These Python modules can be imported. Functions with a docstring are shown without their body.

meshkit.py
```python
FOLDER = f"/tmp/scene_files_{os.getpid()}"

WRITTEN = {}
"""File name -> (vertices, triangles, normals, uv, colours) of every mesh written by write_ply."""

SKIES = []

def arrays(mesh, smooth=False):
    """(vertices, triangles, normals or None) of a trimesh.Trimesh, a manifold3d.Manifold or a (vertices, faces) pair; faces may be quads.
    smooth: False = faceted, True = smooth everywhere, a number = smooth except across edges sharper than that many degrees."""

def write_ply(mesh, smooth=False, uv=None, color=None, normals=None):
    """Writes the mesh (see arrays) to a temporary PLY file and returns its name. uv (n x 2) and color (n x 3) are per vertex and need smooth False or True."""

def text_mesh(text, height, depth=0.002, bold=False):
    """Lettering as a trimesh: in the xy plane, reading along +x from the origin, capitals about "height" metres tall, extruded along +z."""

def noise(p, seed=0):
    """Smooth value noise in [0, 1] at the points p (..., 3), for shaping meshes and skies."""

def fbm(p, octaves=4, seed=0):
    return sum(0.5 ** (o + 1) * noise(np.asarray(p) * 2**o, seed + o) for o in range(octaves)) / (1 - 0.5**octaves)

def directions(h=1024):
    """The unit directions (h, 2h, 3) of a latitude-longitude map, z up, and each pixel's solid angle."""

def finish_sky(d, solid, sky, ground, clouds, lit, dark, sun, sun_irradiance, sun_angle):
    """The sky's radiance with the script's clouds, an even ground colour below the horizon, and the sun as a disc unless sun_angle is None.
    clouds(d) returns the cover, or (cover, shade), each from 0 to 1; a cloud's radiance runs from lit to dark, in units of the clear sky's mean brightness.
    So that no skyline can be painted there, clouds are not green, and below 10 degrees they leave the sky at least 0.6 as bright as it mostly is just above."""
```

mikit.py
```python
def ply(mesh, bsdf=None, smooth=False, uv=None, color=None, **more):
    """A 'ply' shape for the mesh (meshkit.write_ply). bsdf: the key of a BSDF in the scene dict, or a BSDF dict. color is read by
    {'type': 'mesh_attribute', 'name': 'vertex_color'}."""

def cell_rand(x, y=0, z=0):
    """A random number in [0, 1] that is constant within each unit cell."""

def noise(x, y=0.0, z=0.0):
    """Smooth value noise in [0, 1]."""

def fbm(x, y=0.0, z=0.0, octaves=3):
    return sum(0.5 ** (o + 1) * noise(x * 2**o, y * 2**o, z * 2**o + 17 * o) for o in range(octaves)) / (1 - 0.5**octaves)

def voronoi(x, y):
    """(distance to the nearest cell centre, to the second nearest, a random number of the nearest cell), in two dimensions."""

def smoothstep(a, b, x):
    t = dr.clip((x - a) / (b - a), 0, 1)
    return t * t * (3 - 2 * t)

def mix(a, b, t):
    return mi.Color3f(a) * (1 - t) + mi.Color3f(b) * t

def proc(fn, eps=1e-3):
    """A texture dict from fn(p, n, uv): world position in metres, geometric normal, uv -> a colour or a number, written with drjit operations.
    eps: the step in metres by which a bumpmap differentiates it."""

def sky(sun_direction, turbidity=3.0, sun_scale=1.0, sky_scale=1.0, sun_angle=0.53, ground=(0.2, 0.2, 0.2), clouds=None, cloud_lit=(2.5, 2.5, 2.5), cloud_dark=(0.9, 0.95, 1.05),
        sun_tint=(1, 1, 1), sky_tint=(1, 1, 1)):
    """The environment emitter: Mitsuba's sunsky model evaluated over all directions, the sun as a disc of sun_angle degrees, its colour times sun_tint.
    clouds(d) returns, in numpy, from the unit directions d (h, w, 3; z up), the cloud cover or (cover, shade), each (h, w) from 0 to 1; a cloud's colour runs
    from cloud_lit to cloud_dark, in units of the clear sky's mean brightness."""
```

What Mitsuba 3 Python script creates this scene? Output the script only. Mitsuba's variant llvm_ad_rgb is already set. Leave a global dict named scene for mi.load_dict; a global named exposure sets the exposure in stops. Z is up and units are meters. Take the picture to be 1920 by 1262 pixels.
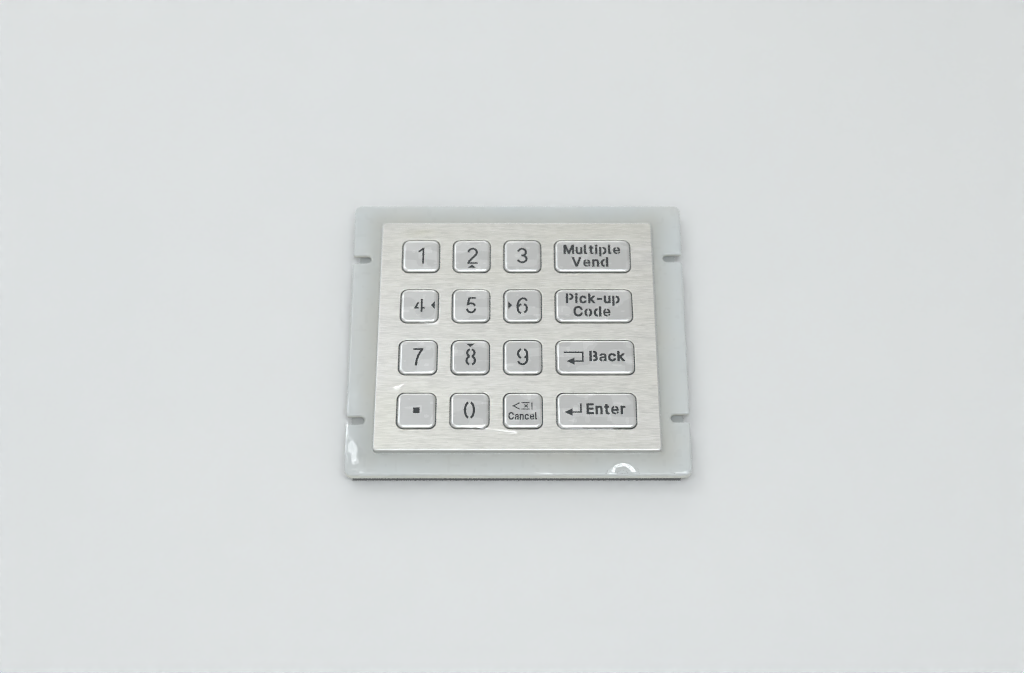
import math
import numpy as np
import shapely
import trimesh
import drjit as dr
import mitsuba as mi
import mikit
import meshkit
from mikit import noise, fbm, smoothstep, mix
from shapely.geometry import Polygon, LineString, MultiPolygon, box, Point
from shapely import affinity, ops

# Everything is written in millimetres of the real keypad and scaled by S.  S makes the model ten times real size, so that
# the renderer's ray offset (about 0.1 mm at true size) does not swallow the hairline gaps and engraved legends.
S = 0.01
T = mi.ScalarTransform4f
scene, labels = {}, {}
exposure = 0.08

# ------------------------------------------------------------------ camera and light
TH, DIST, FPX = math.radians(27.81), 564.9, 2960.0
cam = np.array([0, -math.sin(TH), math.cos(TH)]) * DIST * S
scene['camera'] = {
    'type': 'thinlens', 'fov': math.degrees(2 * math.atan(960 / FPX)), 'fov_axis': 'x',
    'aperture_radius': 4.3 * S, 'focus_distance': (DIST - 8) * S, 'near_clip': 0.05, 'far_clip': 200.0,
    'to_world': T().look_at(origin=cam.tolist(), target=[0, 0, 0], up=[0, 0, 1])}
scene['room_light'] = {'type': 'constant', 'radiance': {'type': 'rgb', 'value': [0.505, 0.503, 0.497]}}


# softboxes and an added back fill: brightest in the middle, fading to the rim
def lamp(key, pos, target, w, h, rgb, label):
    tw = T().look_at(origin=[p * S for p in pos], target=[p * S for p in target], up=[0, 1, 0.01]) @ T().scale([w * S / 2, h * S / 2, 1])
    scene[key] = {'type': 'rectangle', 'to_world': tw, 'emitter': {'type': 'area', 'radiance': mikit.proc(lambda p, n, uv: mi.Color3f(*rgb) * dr.exp(-3.0 * (dr.square(2 * uv.x - 1) + dr.square(2 * uv.y - 1))))},
                  'bsdf': {'type': 'diffuse', 'reflectance': {'type': 'rgb', 'value': 0.5}}}
    labels[key] = {'label': label, 'category': 'lamp'}


lamp('softbox_lamp', (42, -230, 780), (0, 0, 0), 760, 440, [7.9, 8.3, 8.5], 'white softbox lamp hanging high in front of the keypad, out of frame')
lamp('softbox_lamp_001', (-500, 364, 740), (0, 0, 0), 540, 480, [5.4, 5.6, 5.75], 'white softbox lamp standing behind and left of the keypad, out of frame')

lamp('softbox_lamp_002', (-40, 830, 400), (0, 0, 0), 1100, 560, [2.6, 2.6, 2.5], 'wide white fill light added low behind the keypad, out of frame')  # unseen fill, added to brighten the brushed face plate

# ------------------------------------------------------------------ materials


def rgb(*c):
    return {'type': 'rgb', 'value': list(c)}


def mm(p):
    return p.x / S, p.y / S, p.z / S


def table_tone(p, n, uv):
    x, y, z = mm(p)
    t = fbm(x * 0.012 + 7, y * 0.012, 0.0, 3) - 0.5
    s = fbm(x * 0.9, y * 0.9, 3.0, 2) - 0.5
    return mi.Color3f(0.750, 0.764, 0.766) * (1 + 0.02 * t + 0.012 * s) + mi.Color3f(0.006, 0, -0.006) * t


def table_bump(p, n, uv):
    x, y, z = mm(p)
    return fbm(x * 1.3, y * 1.3, 0.0, 3)


scene['table_material'] = {'type': 'twosided', 'bsdf': {'type': 'principled', 'base_color': mikit.proc(table_tone), 'roughness': 0.55, 'specular': 0.3}}


def plastic_tone(p, n, uv):
    x, y, z = mm(p)
    t = fbm(x * 0.05, y * 0.05, 1.0, 3) - 0.5
    speck = smoothstep(0.80, 0.86, noise(x * 0.55 + 3, y * 0.55 + 11, 2.0))
    raw_side = smoothstep(-2.5, -2.9, z)      # the top is covered with bluish film, the bare sides are creamier
    # painted shade: the milky plastic turns darker and warmer towards the face plate
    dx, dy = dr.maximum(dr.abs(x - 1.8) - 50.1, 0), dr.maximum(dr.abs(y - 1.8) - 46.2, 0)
    face_shade = 1 - smoothstep(0.0, 9.0, dr.sqrt(dx * dx + dy * dy))
    top = mix(mi.Color3f(0.568, 0.598, 0.594), mi.Color3f(0.478, 0.492, 0.466), face_shade)
    c = mix(top, mi.Color3f(0.61, 0.62, 0.565), raw_side) + mi.Color3f(0.03, 0.0, -0.03) * t
    return c * (1 - 0.03 * speck)


def plastic_bump(p, n, uv):
    x, y, z = mm(p)
    return fbm(x * 0.12, y * 0.12, 4.0, 3)


scene['plastic_material'] = {'type': 'bumpmap', 'scale': 0.9 * S, 'bump_texture': mikit.proc(plastic_bump, eps=0.3 * S),
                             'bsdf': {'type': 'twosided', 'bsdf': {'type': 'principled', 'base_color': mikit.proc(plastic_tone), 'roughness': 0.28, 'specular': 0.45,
                                      'clearcoat': 0.6, 'clearcoat_gloss': 0.93}}}
scene['housing_material'] = {'type': 'twosided', 'bsdf': {'type': 'roughplastic', 'diffuse_reflectance': rgb(0.21, 0.22, 0.22), 'alpha': 0.6}}
scene['slot_floor_material'] = {'type': 'twosided', 'bsdf': {'type': 'diffuse', 'reflectance': rgb(0.42, 0.44, 0.44)}}
scene['gap_material'] = {'type': 'twosided', 'bsdf': {'type': 'diffuse', 'reflectance': rgb(0.22, 0.23, 0.24)}}
scene['legend_material'] = {'type': 'twosided', 'bsdf': {'type': 'roughplastic', 'diffuse_reflectance': rgb(0.035, 0.042, 0.046), 'alpha': 0.45}}


def brush(p):
    x, y, z = mm(p)
    a = noise(x * 0.26, y * 2.3, 0.0)
    b = noise(x * 0.45 + 40, y * 4.2, 5.0)
    c = noise(x * 0.12 + 9, y * 0.8, 9.0)
    d = noise(x * 0.7 + 9, y * 3.4, 2.0)
    return 0.34 * a + 0.22 * b + 0.16 * c + 0.28 * d


def steel_tone(p, n, uv):
    x, y, z = mm(p)
    b = brush(p) - 0.5
    w = fbm(x * 0.03, y * 0.06, 7.0, 2) - 0.5
    stain = smoothstep(10.0, 0.0, dr.abs(x + 34)) * smoothstep(3.0, 0.0, dr.abs(y - 43.5)) * fbm(x * 0.3, y * 0.5, 1.0, 2)
    c = mi.Color3f(0.94, 0.938, 0.89) * (1 + 0.40 * b)
    return c + mi.Color3f(0.0, 0.0, -0.06) * w - mi.Color3f(0.07, 0.07, 0.12) * stain


def steel_bump(p, n, uv):
    return brush(p)


scene['brushed_steel'] = {'type': 'bumpmap', 'scale': 0.02 * S, 'bump_texture': mikit.proc(steel_bump, eps=0.08 * S),
                          'bsdf': {'type': 'twosided', 'bsdf': {'type': 'principled', 'metallic': 1.0, 'roughness': 0.5, 'anisotropic': 0.75, 'base_color': mikit.proc(steel_tone)}}}
scene['polished_edge'] = {'type': 'twosided', 'bsdf': {'type': 'principled', 'metallic': 1.0, 'roughness': 0.42, 'base_color': rgb(0.70, 0.71, 0.70)}}


def key_tone(p, n, uv):
    x, y, z = mm(p)
    q = noise(x * 0.16 + 2, y * 0.3 + 5, 1.0)
    band = smoothstep(0.52, 0.56, q)
    spots = smoothstep(0.80, 0.84, noise(x * 0.5 + 31, y * 0.6 + 4, 2.0))
    g = noise(x * 0.5, y * 7.0, 4.0) - 0.5
    return mi.Color3f(0.735, 0.748, 0.745) * (1 + 0.11 * band + 0.11 * spots + 0.03 * g)


scene['key_steel'] = {'type': 'twosided', 'bsdf': {'type': 'principled', 'metallic': 1.0, 'roughness': 0.36, 'base_color': mikit.proc(key_tone)}}
scene['film_material'] = {'type': 'thindielectric', 'int_ior': 1.55}

# ------------------------------------------------------------------ helpers


def obj(key, mesh, mat, smooth=False, uv=None, **lab):
    base, k = key, 0
    while key in scene:
        k += 1
        key = f'{base}_{k:03d}'
    m = mesh.copy()
    m.vertices = np.asarray(m.vertices) * S
    scene[key] = mikit.ply(m, mat, smooth=smooth, uv=uv)
    if lab:
        labels[key] = lab
    return key


def cat(ms):
    return trimesh.util.concatenate([m for m in ms if m is not None])


def raw(v, f):
    return trimesh.Trimesh(np.asarray(v, float), np.asarray(f, int), process=False)


def ring(w, h, r, cx=0, cy=0, n=8):
    """Rounded rectangle, counter-clockwise, always 4 (n + 1) points."""
    r = max(r, 1e-3)
    out = []
    for k, (sx, sy) in enumerate(((1, 1), (-1, 1), (-1, -1), (1, -1))):
        for i in range(n + 1):
            a = (k + i / n) * math.pi / 2
            out.append((cx + sx * (w / 2 - r) + r * math.cos(a), cy + sy * (h / 2 - r) + r * math.sin(a)))
    return np.array(out)


def loft(rings):
    """Side wall through rings [(xy, z)] with equal counts, given from bottom to top for outward walls."""
    n = len(rings[0][0])
    v = np.vstack([np.c_[xy, np.full(n, z)] for xy, z in rings])
    f = []
    for k in range(len(rings) - 1):
        for i in range(n):
            a, b = k * n + i, k * n + (i + 1) % n
            f += [(a, b, b + n), (a, b + n, a + n)]
    return raw(v, f)


def sheet(poly, z):
    """A flat face of a shapely polygon (holes allowed)."""
    out = []
    for g in getattr(poly, 'geoms', [poly]):
        if g.area < 1e-4:
            continue
        v, f = trimesh.creation.triangulate_polygon(g, engine='earcut')
        v = np.c_[v, np.full(len(v), z)]
        m = raw(v, f)
        if m.face_normals[0][2] < 0:
            m.invert()
        out.append(m)
    return cat(out)


def walls(poly, z0, z1):
    """Vertical walls along every ring of the polygon."""
    out = []
    for g in getattr(poly, 'geoms', [poly]):
        for line in [g.exterior, *g.interiors]:
            p = np.array(line.coords)
            n = len(p)
            v = np.vstack([np.c_[p, np.full(n, z0)], np.c_[p, np.full(n, z1)]])
            f = []
            for i in range(n - 1):
                f += [(i, i + 1, i + 1 + n), (i, i + 1 + n, i + n)]
            out.append(raw(v, f))
    return cat(out)


def sheetbox(poly, z0, z1):
    return cat([walls(poly, z0, z1), sheet(poly, z1)])


def offset_line(p, d):
    """Offsets a closed counter-clockwise outline inwards by d, keeping its point count."""
    a, b = np.roll(p, 1, 0), np.roll(p, -1, 0)
    e0, e1 = p - a, b - p
    n0 = np.c_[-e0[:, 1], e0[:, 0]] / np.linalg.norm(e0, axis=1, keepdims=True)
    n1 = np.c_[-e1[:, 1], e1[:, 0]] / np.linalg.norm(e1, axis=1, keepdims=True)
    m = n0 + n1
    return p + d * m * 2 / np.maximum((m * m).sum(1, keepdims=True), 0.8)


# ------------------------------------------------------------------ the setting
scene['table'] = mikit.ply(raw(np.array([[-1500, -1100, -9], [1500, -1100, -9], [1500, 1500, -9], [-1500, 1500, -9]]) * S, [[0, 1, 2], [0, 2, 3]]), 'table_material')
labels['table'] = {'label': 'smooth plain white table top under the keypad', 'category': 'table top', 'kind': 'structure'}

# ------------------------------------------------------------------ the keypad
KP = 'keypad'
labels[KP] = {'label': 'square brushed steel keypad with sixteen keys on a milky white plastic base plate', 'category': 'keypad'}

# base plate: milky plastic with two slots in either side


def plate_outline():
    def corner(c, a0, a1, r, n=8):
        return [(c[0] + r * math.cos(math.radians(a0 + (a1 - a0) * i / n)), c[1] + r * math.sin(math.radians(a0 + (a1 - a0) * i / n))) for i in range(n + 1)]
    R = 2.6
    pts = []
    xr = lambda y: 62.0 + (y + 52.7) * 0.008
    xl = lambda y: -57.85 - (y + 52.7) * 0.009
    top, bot = 56.75, -52.75

    def slot_right(y, depth):   # travelling upwards (+y) along the right edge
        h = 1.55
        x = xr(y)
        return ([(x, y - h - 0.6), (x - 0.25, y - h - 0.15), (x - 0.7, y - h)] + [(x - depth + h + h * math.cos(math.radians(a)), y + h * math.sin(math.radians(a))) for a in range(270, 89, -20)]
                + [(x - 0.7, y + h), (x - 0.25, y + h + 0.15), (x, y + h + 0.6)])

    def slot_left(y, depth):    # travelling downwards
        h = 1.55
        x = xl(y)
        return ([(x, y + h + 0.6), (x + 0.25, y + h + 0.15), (x + 0.7, y + h)] + [(x + depth - h + h * math.cos(math.radians(a)), y + h * math.sin(math.radians(a))) for a in range(90, -91, -20)]
                + [(x + 0.7, y - h), (x + 0.25, y - h - 0.15), (x, y - h - 0.6)])

    def side(f, y0, y1, n=10):
        return [(f(y), y) for y in np.linspace(y0, y1, n + 2)[1:-1]]
    pts += corner((xr(bot) - R, bot + R), -90, 0, R)
    pts += side(xr, bot + R, -33.0) + slot_right(-31.0, 6.6) + side(xr, -29, 31.5) + slot_right(34.0, 7.0) + side(xr, 36, top - R)
    pts += corner((xr(top) - R, top - R), 0, 90, R)
    pts += [(x, top) for x in np.linspace(xr(top) - R, xl(top) + R, 16)[1:-1]]
    pts += corner((xl(top) + R, top - R), 90, 180, R)
    pts += side(xl, top - R, 36) + slot_left(33.4, 6.6) + side(xl, 31, -29.5) + slot_left(-31.8, 6.4) + side(xl, -34, bot + R)
    pts += corner((xl(bot) + R, bot + R), 180, 270, R)
    pts += [(x, bot) for x in np.linspace(xl(bot) + R, xr(bot) - R, 16)[1:-1]]
    p = np.array(pts)
    keep = np.linalg.norm(p - np.roll(p, 1, 0), axis=1) > 1e-4
    return p[keep]


PL = plate_outline()
ZT, ZB, FR = -2.2, -5.1, 0.8
prof = [(0.25, ZB), (0.07, ZB + 0.1), (0.0, ZB + 0.35), (0.0, ZT - FR)] + [(FR * (1 - math.cos(a)), ZT - FR + FR * math.sin(a)) for a in np.linspace(0, math.pi / 2, 6)[1:]]


def bow(m):
    """The plate is a little warped: its front edge bows."""
    v = m.vertices
    v[:, 2] += np.where(v[:, 2] < -3.4, 1.1 * np.clip((v[:, 1] + 46) / 6, 0, 1), 0)      # a deeper skirt along the front only
    v[:, 2] += 0.35 * ((v[:, 0] - 2) / 60) ** 2 * np.clip(-v[:, 1] / 52, 0, 1) * (v[:, 0] > 0) * 0.6
    m.vertices = v
    return m


plate = cat([loft([(offset_line(PL, d), z) for d, z in prof]), sheet(Polygon(offset_line(PL, FR)).buffer(0), ZT)])
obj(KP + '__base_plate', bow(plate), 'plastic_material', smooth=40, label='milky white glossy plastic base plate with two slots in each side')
obj(KP + '__housing', sheetbox(Polygon([(-55.4, -51.8), (58.6, -51.8), (58.6, -46), (53, -44), (53, 50), (-50, 50), (-50, -44), (-55.4, -46)]), -9, ZB), 'housing_material')  # front lip widened and kept dark to stand for shade under the plate

obj(KP + '__added_slot_floor', sheetbox(Polygon([(-56.3, -48), (60.2, -48), (60.2, 53), (-56.3, 53)]), -5.6, -4.6), 'slot_floor_material')  # grey sheet added beneath the plate so the slots look shaded

# brushed steel face plate with sixteen rounded openings
PX0, PX1, PY0, PY1 = -48.3, 51.9, -44.45, 48.0
PW, PH, PCX, PCY = PX1 - PX0, PY1 - PY0, (PX0 + PX1) / 2, (PY0 + PY1) / 2
COLS = [(-33.42, 14.0), (-14.80, 14.0), (3.82, 14.0), (29.53, 28.19)]
ROWS = [33.25, 12.39, -8.47, -29.33]
KH, KR, GAP = 14.04, 2.7, 0.36
EF, HF = 0.6, 0.24     # fillets: outer edge, openings
parts = []
outer = lambda d: ring(PW - 2 * d, PH - 2 * d, max(1.5 - d, 0.3), PCX, PCY)
edge = loft([(outer(0), ZT)] + [(outer(EF * (1 - math.cos(a))), -EF + EF * math.sin(a)) for a in np.linspace(0, math.pi / 2, 8)])
top = Polygon(outer(EF))
for y in ROWS:
    for x, w in COLS:
        hole = lambda d: ring(w + 2 * d, KH + 2 * d, KR + d, x, y)
        top = top.difference(Polygon(hole(HF)))
        rs = [(hole(HF * (1 - math.sin(a))), -HF + HF * math.cos(a)) for a in np.linspace(0, math.pi / 2, 5)] + [(hole(0), -1.7)]
        parts.append(loft(rs))
parts.append(sheet(top, 0.0))
face = cat(parts)
obj(KP + '__face_plate', face, 'brushed_steel', smooth=True, uv=np.asarray(face.vertices)[:, [1, 0]] / 10, label='brushed stainless steel face plate')
obj(KP + '__face_plate__edge', edge, 'polished_edge', smooth=True, label='rounded polished edge of the face plate')
obj(KP + '__key_membrane', trimesh.creation.box(bounds=[[PX0 + 2, PY0 + 2, -1.68], [PX1 - 2, PY1 - 2, -1.45]]), 'gap_material')

# legends -----------------------------------------------------------------------------------------------------------
SW = 0.68


def stroke(pts, w=SW, cap='flat'):
    return LineString(pts).buffer(w / 2, cap_style=cap, join_style='mitre', quad_segs=6)


def arc(cx, cy, rx, ry, a0, a1, n=20):
    return [(cx + rx * math.cos(math.radians(a)), cy + ry * math.sin(math.radians(a))) for a in np.linspace(a0, a1, n)]


def U(*g):
    return ops.unary_union(g)


def tri(*p):
    return Polygon(p)


DIG = {
    '1': U(stroke([(-0.85, 1.72), (-0.25, 2.1), (0.45, 2.75), (0.83, 3.22)], 0.6), box(0.55, -3.37, 1.11, 3.22)),
    '2': U(stroke(arc(0.33, 1.35, 1.55, 1.6, 175, -22) + [(1.3, 0.1), (0.2, -1.1), (-0.85, -2.3), (-1.2, -3.12)]), box(-1.5, -3.42, 2.18, -2.84)),
    '3': U(stroke(arc(-0.1, 1.5, 1.4, 1.45, 170, -80, 18) + [(-0.35, 0.12)]), stroke([(-0.35, 0.1), (0.0, 0.1)] + arc(-0.1, -1.35, 1.6, 1.45, 78, -165, 22))),
    '4': U(box(0.5, -2.65, 1.1, 2.68), box(1.1, -1.25, 1.91, -0.7), stroke([(-0.42, 1.3), (-1.5, -0.95), (-0.3, -0.97)], 0.6)),
    '5': U(box(-0.85, 2.75, 1.7, 3.29), stroke([(-0.62, 3.0), (-1.12, 0.45)] + arc(0.05, -0.75, 1.5, 1.6, 128, 22, 12)), stroke(arc(0.05, -1.05, 1.5, 1.8, 190, 350, 16))),
    '6': U(stroke(arc(0.25, 1.35, 1.35, 1.6, 22, 95, 9) + arc(0.3, -0.3, 2.1, 3.25, 97, 200, 16) + arc(-0.1, -1.5, 1.65, 1.75, 205, 252, 7)),
           stroke(arc(-0.1, -1.2, 1.6, 1.7, 150, 105, 6)), stroke(arc(0.05, -1.2, 1.5, 1.8, 72, -68, 14))),
    '7': U(box(-1.63, 2.8, 1.81, 3.38), stroke([(1.55, 3.0), (0.9, 2.1), (0.2, 0.7), (-0.3, -0.9), (-0.52, -2.2), (-0.6, -3.32)])),
    '8': U(stroke(arc(0.16, 1.65, 1.3, 1.4, 108, 235, 12) + arc(0.16, -1.45, 1.5, 1.65, 118, 250, 12)[0:]), stroke(arc(0.16, 1.65, 1.3, 1.4, 72, -55, 12) + arc(0.16, -1.45, 1.5, 1.65, 62, -70, 12))),
    '9': U(stroke(arc(-0.07, 1.3, 1.6, 1.85, 110, 250, 14)), stroke(arc(-0.05, 1.3, 1.6, 1.85, 70, 0, 8) + [(1.55, 0.0)] + arc(-0.1, -0.9, 1.66, 2.05, -5, -155, 16)),
           stroke(arc(-0.05, 1.25, 1.6, 1.75, -65, -15, 7))),
    '0': U(stroke(arc(-0.04, 0, 1.56, 3.1, 108, 252, 18)), stroke(arc(-0.04, 0, 1.56, 3.1, 72, -72, 18))),
    '.': box(-1.0, -1.1, 1.15, 1.0),
}


def glyph(ch):
    m = meshkit.text_mesh(ch, 10.0, 1.0, bold=True)
    t = m.faces[(m.face_normals[:, 2] > 0.9)]
    g = ops.unary_union([Polygon(m.vertices[f][:, :2]).buffer(0.01) for f in t])
    return g


CUT = {'p': 'stem', 'P': 'stem', 'B': 'stem', 'd': 'stem_right', 'e': 'eye', 'o': 'round', 'a': 'bowl'}


def word(text, x0, x1, ybase, cap, heavy=0.0, track=1.55, bridges=True):
    """Bold stencil lettering between x0 and x1, capitals cap tall on ybase."""
    sc = cap / 10.0
    gs, pen = [], 0.0
    for ch in text:
        g = glyph(ch)
        a, b, c, d = g.bounds
        g = affinity.translate(g, pen - a, 0).buffer(heavy * (0.35 if ch in 'ea' else 1.0), join_style='mitre')
        if bridges and ch in CUT:
            w, h, k = c - a, d - b, 1.15
            if CUT[ch] == 'stem':
                g = g.difference(box(pen + 2.25, b - 1, pen + 2.25 + k, d + 1))
            elif CUT[ch] == 'stem_right':
                g = g.difference(box(pen + w - 2.25 - k, -1, pen + w - 2.25, 7.6))
            elif CUT[ch] == 'eye':
                g = g.difference(box(pen + w * 0.4, 4.6, pen + w * 0.4 + 0.9 * k, d + 0.5)).difference(box(pen + w * 0.62, -0.5, pen + w * 0.62 + 0.6 * k, 2.0))
            elif CUT[ch] == 'round':
                g = g.difference(box(pen + w / 2 - k / 2, -1, pen + w / 2 + k / 2, 9))
            elif CUT[ch] == 'bowl':
                g = g.difference(affinity.rotate(box(pen + w * 0.45, -0.6, pen + w * 0.45 + 0.7 * k, 2.6), -15))
        gs.append(g)
        pen += (c - a) + track
    g = ops.unary_union(gs)
    a, _, c, _ = g.bounds
    s = (x1 - x0) / (c - a)
    return affinity.affine_transform(g, [s, 0, 0, sc, x0 - a * s, ybase])


ICON_CANCEL = U(stroke([(-1.15, 2.83), (-3.35, 1.62), (-1.15, 0.42)], 0.42), box(-0.5, 2.66, 2.4, 3.06), box(-0.5, 0.2, 2.4, 0.6), box(2.96, 0.2, 3.36, 3.06),
                stroke([(0.5, 2.2), (1.7, 1.06)], 0.4), stroke([(0.5, 1.06), (1.7, 2.2)], 0.4))
ARROW_BACK = U(box(-11.11, 1.5, -4.12, 2.08), box(-4.68, -1.95, -4.1, 2.08), box(-7.6, -2.02, -4.1, -1.4), tri((-10.25, -1.7), (-7.35, -3.1), (-7.35, -0.3)))
ARROW_ENTER = U(box(-5.76, -1.05, -5.16, 2.62), box(-8.5, -1.05, -5.16, -0.45), tri((-11.25, -0.75), (-8.4, -2.2), (-8.4, 0.7)))

# (name, column, row, [(sub-part name, polygon)], label)
DIG = {k: g.buffer(0.05 if k == '4' else 0.06) for k, g in DIG.items()}
KEYS = [
    (0, 0, [('digit', DIG['1'])], 'steel key marked 1'),
    (1, 0, [('digit', DIG['2']), ('arrow', tri((-1.5, -5.15), (1.72, -5.15), (0.12, -3.75)))], 'steel key marked 2 with an up arrow'),
    (2, 0, [('digit', DIG['3'])], 'steel key marked 3'),
    (3, 0, [('lettering', word('Multiple', -10.6, 10.3, 0.85, 3.62, 0.26, 1.9)), ('lettering', word('Vend', -7.6, 5.75, -4.5, 3.72, 0.26, 2.1))], 'wide steel key marked Multiple Vend'),
    (0, 1, [('digit', DIG['4']), ('arrow', tri((5.56, -1.53), (5.56, 1.88), (4.12, 0.15)))], 'steel key marked 4 with a left arrow'),
    (1, 1, [('digit', DIG['5'])], 'steel key marked 5'),
    (2, 1, [('arrow', tri((-5.2, -1.55), (-3.75, 0.07), (-5.2, 1.7))), ('digit', DIG['6'])], 'steel key marked 6 with a right arrow'),
    (3, 1, [('lettering', word('Pick-up', -10.05, 9.45, 1.07, 3.72, 0.26, 2.1)), ('lettering', word('Code', -7.4, 5.95, -4.35, 3.85, 0.26, 2.1))], 'wide steel key marked Pick-up Code'),
    (0, 2, [('digit', DIG['7'])], 'steel key marked 7'),
    (1, 2, [('arrow', tri((-1.62, 5.3), (1.54, 5.3), (-0.04, 3.92))), ('digit', DIG['8'])], 'steel key marked 8 with a down arrow'),
    (2, 2, [('digit', DIG['9'])], 'steel key marked 9'),
    (3, 2, [('arrow', ARROW_BACK), ('lettering', word('Back', -2.1, 10.6, -1.55, 3.75, 0.26, 1.7))], 'wide steel key marked Back with a return arrow'),
    (0, 3, [('dot', DIG['.'])], 'steel key marked with a square dot'),
    (1, 3, [('digit', DIG['0'])], 'steel key marked 0'),
    (2, 3, [('icon', ICON_CANCEL), ('lettering', word('Cancel', -5.1, 4.95, -3.55, 2.65, 0.22, 1.7))], 'steel key marked Cancel with an erase symbol'),
    (3, 3, [('arrow', ARROW_ENTER), ('lettering', word('Enter', -3.55, 10.1, -1.4, 3.85, 0.26, 2.0))], 'wide steel key marked Enter with a return arrow'),
]
KT = 0.62          # key top above the face plate
LD = 0.07          # depth of the engraving
rng = np.random.default_rng(4)
for col, row, legend, lab in KEYS:
    x, w = COLS[col]
    y = ROWS[row]
    kw, kh, kr = w - 2 * GAP, KH - 2 * GAP, KR - GAP
    B, H = 0.95, 0.75
    rr = lambda d: ring(kw - 2 * d, kh - 2 * d, max(kr - 0.75 * d, 0.4), 0, 0, 10)
    rs = [(rr(0), -1.5), (rr(0), KT - H)] + [(rr(B * (1 - math.cos(a))), KT - H + H * math.sin(a)) for a in np.linspace(0, math.pi / 2, 9)[1:]]
    face_poly = Polygon(rr(B))
    ink = ops.unary_union([p for _, p in legend])
    cap = cat([loft(rs), sheet(face_poly.difference(ink), KT), walls(ink, KT - LD, KT)])
    tilt = trimesh.transformations.rotation_matrix(rng.normal(0, 0.009), [1, 0, 0]) @ trimesh.transformations.rotation_matrix(rng.normal(0, 0.009), [0, 1, 0])
    place = trimesh.transformations.translation_matrix([x, y, rng.normal(0, 0.02)]) @ tilt
    cap.apply_transform(place)
    key = obj(KP + '__key', cap, 'key_steel', smooth=35, label=lab)
    for name, poly in legend:
        m = sheet(poly.buffer(0.02), KT - LD)
        m.apply_transform(place)
        obj(key + '__' + name, m, 'legend_material')

# ------------------------------------------------------------------ protective film, where it stands off the keypad


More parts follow.
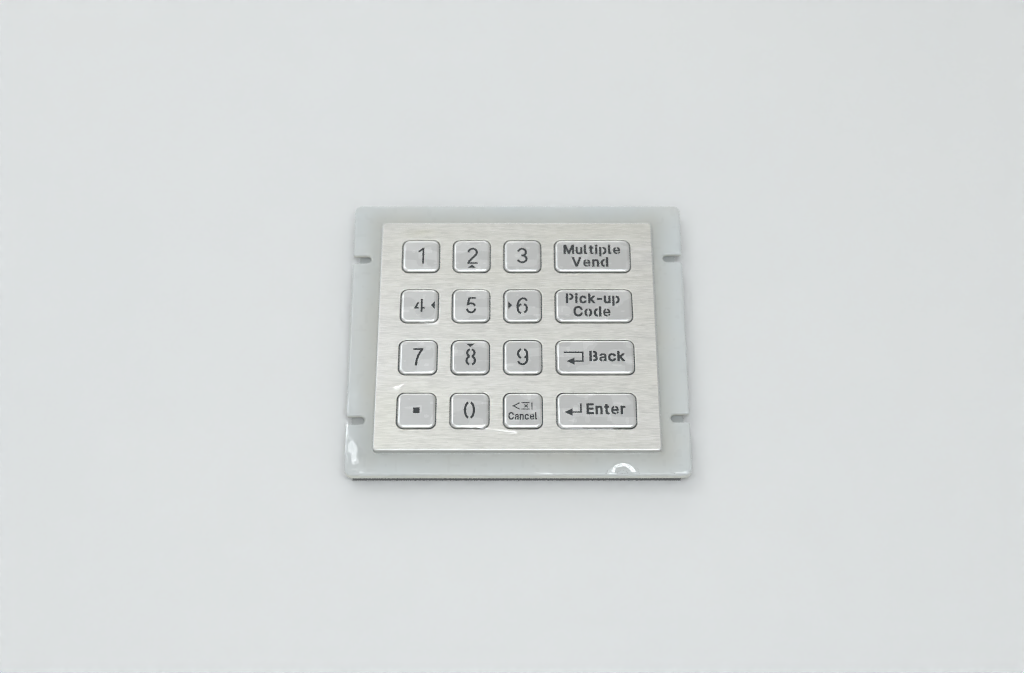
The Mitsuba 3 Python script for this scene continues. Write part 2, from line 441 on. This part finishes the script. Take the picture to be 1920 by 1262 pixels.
def film(facets, base, step=0.09, pad=0.9, haze=0.020):
    """One lifted bit of film: each facet (outline, slope in x, slope in y, edge softness) has the shape of a glint, leans to mirror a lamp and sinks back to base."""
    facets = [(Polygon(p) if not hasattr(p, 'geom_type') else p, *r) for p, *r in facets]
    x0, y0, x1, y1 = ops.unary_union([f[0] for f in facets]).buffer(pad).bounds
    x0, y0 = max(x0, -57.9), max(y0, -52.35)
    n, m = int((x1 - x0) / step) + 2, int((y1 - y0) / step) + 2
    X, Y = np.meshgrid(np.linspace(x0, x1, n), np.linspace(y0, y1, m))
    H = np.zeros_like(X)
    pts = shapely.points(X, Y)
    for k, (poly, sx, sy, soft) in enumerate(facets):
        d = shapely.distance(poly.exterior, pts) * np.where(shapely.contains(poly, pts), 1, -1)
        q = np.clip((d + soft) / (2 * soft), 0, 1)
        q = q * q * (3 - 2 * q)
        c = poly.exterior.coords
        low = min(sx * a + sy * b for a, b in c)
        wob = meshkit.fbm(np.stack([X * 0.5, Y * 0.35, X * 0 + k], -1), 2, 5) - 0.5
        fine = meshkit.noise(np.stack([X * 2.6, Y * 2.6, X * 0 + k], -1), 3) - 0.5
        finer = meshkit.noise(np.stack([X * 4.7, Y * 4.7, X * 0 + k], -1), 4) - 0.5
        H = np.maximum(H, q * np.maximum(sx * X + sy * Y - low + 0.08 + 0.12 * wob + haze * (2.2 * fine + 1.2 * finer), 0))
    Z = base + 0.05 + H
    v = np.c_[X.ravel(), Y.ravel(), Z.ravel()]
    i = np.arange(n * m).reshape(m, n)
    a, b, c, d = (t.ravel() for t in (i[:-1, :-1], i[:-1, 1:], i[1:, 1:], i[1:, :-1]))
    obj('protective_film__glint_wrinkle', raw(v, np.vstack([np.c_[a, b, c], np.c_[a, c, d]])), 'film_material', smooth=True)


labels['protective_film'] = {'label': 'clear wrinkled protective film clinging to the keypad face and base plate', 'category': 'film'}


line = lambda pts, w: LineString(pts).buffer(w, cap_style='round')
# the film stands off the left edge of the base plate by the lower slot
film([([(-57.5, -32.0), (-57.0, -34.0), (-55.9, -37.9), (-54.3, -40.1), (-52.5, -43.0), (-52.8, -46.1), (-51.5, -48.4), (-51.6, -49.5), (-55.3, -50.1), (-56.0, -48.1),
        (-56.6, -44.8), (-57.4, -44.4), (-57.5, -41.2), (-56.7, -40.1), (-57.6, -39.0), (-57.6, -35.6)], 0.22, -0.012, 0.8),
      ([(-53.6, -52.3), (-50.2, -52.3), (-51.6, -50.9)], -0.11, 0.32, 0.3)], ZT)
# puckers along the front edge, one of them a broad arch
film([([(33.0, -52.3), (33.6, -50.7), (35.2, -48.9), (37.6, -48.1), (39.6, -48.2), (41.7, -49.2), (43.1, -51.0), (43.4, -52.3), (40.4, -52.3), (39.9, -51.2), (38.2, -50.4),
        (36.2, -50.9), (35.5, -52.3)], 0.034, 0.325, 0.7)], ZT)
film([([(-46, -52.3), (-43.6, -52.3), (-44.8, -51.3)], -0.1, 0.30, 0.35)], ZT)
film([([(-36.5, -52.3), (-31.5, -52.3), (-33.5, -51.3), (-35.5, -51.5)], -0.08, 0.27, 0.4)], ZT)
film([([(6.5, -52.3), (14.5, -52.3), (12, -51.3), (9.5, -51.5), (8, -51.2)], -0.02, 0.28, 0.45)], ZT)
film([([(55.6, -52.3), (60.8, -52.3), (59.6, -51.1), (58.2, -51.6), (56.5, -51.3)], 0.06, 0.325, 0.3)], ZT)
film([(line([(-57.0, -12.0), (-56.9, -13.2)], 0.28), 0.22, -0.01, 0.25)], ZT)
film([(line([(-57.3, -24.5), (-57.2, -28.6)], 0.25), 0.22, -0.01, 0.3)], ZT)
# creases on the face plate and round the keys
film([([(-44.6, -20.8), (-42.2, -20.2), (-39.4, -19.0), (-36.2, -18.5), (-38.6, -20.4), (-40.7, -21.4), (-42.6, -21.2)], -0.10, 0.375, 0.55), (line([(-44.8, -21.0), (-41.5, -20.6), (-36.8, -18.4)], 0.5), -0.10, 0.36, 0.45)], 0.0)
film([(line([(-32.8, 5.2), (-30.0, 4.9), (-27.6, 5.1), (-26.2, 5.8)], 0.45), -0.06, 0.36, 0.35)], 0.35)
film([(line([(-23.2, -35.6), (-20.1, -35.8), (-15.9, -36.0), (-11.7, -36.3)], 0.42), -0.04, 0.347, 0.35),
      (line([(-12.2, -36.3), (-7.2, -36.9), (-2.0, -37.4), (1.5, -37.6)], 0.5), -0.03, 0.33, 0.3)], 0.3)
film([(line([(16.2, -35.9), (20.2, -36.2), (25.3, -36.3), (30.4, -36.4), (35.4, -36.5)], 0.36), 0.01, 0.345, 0.32)], 0.45)
film([(line([(10.1, 4.5), (11.5, 5.2), (13.6, 4.9), (14.7, 4.4)], 0.26), -0.02, 0.33, 0.3)], 0.1)

print('objects', len(scene))
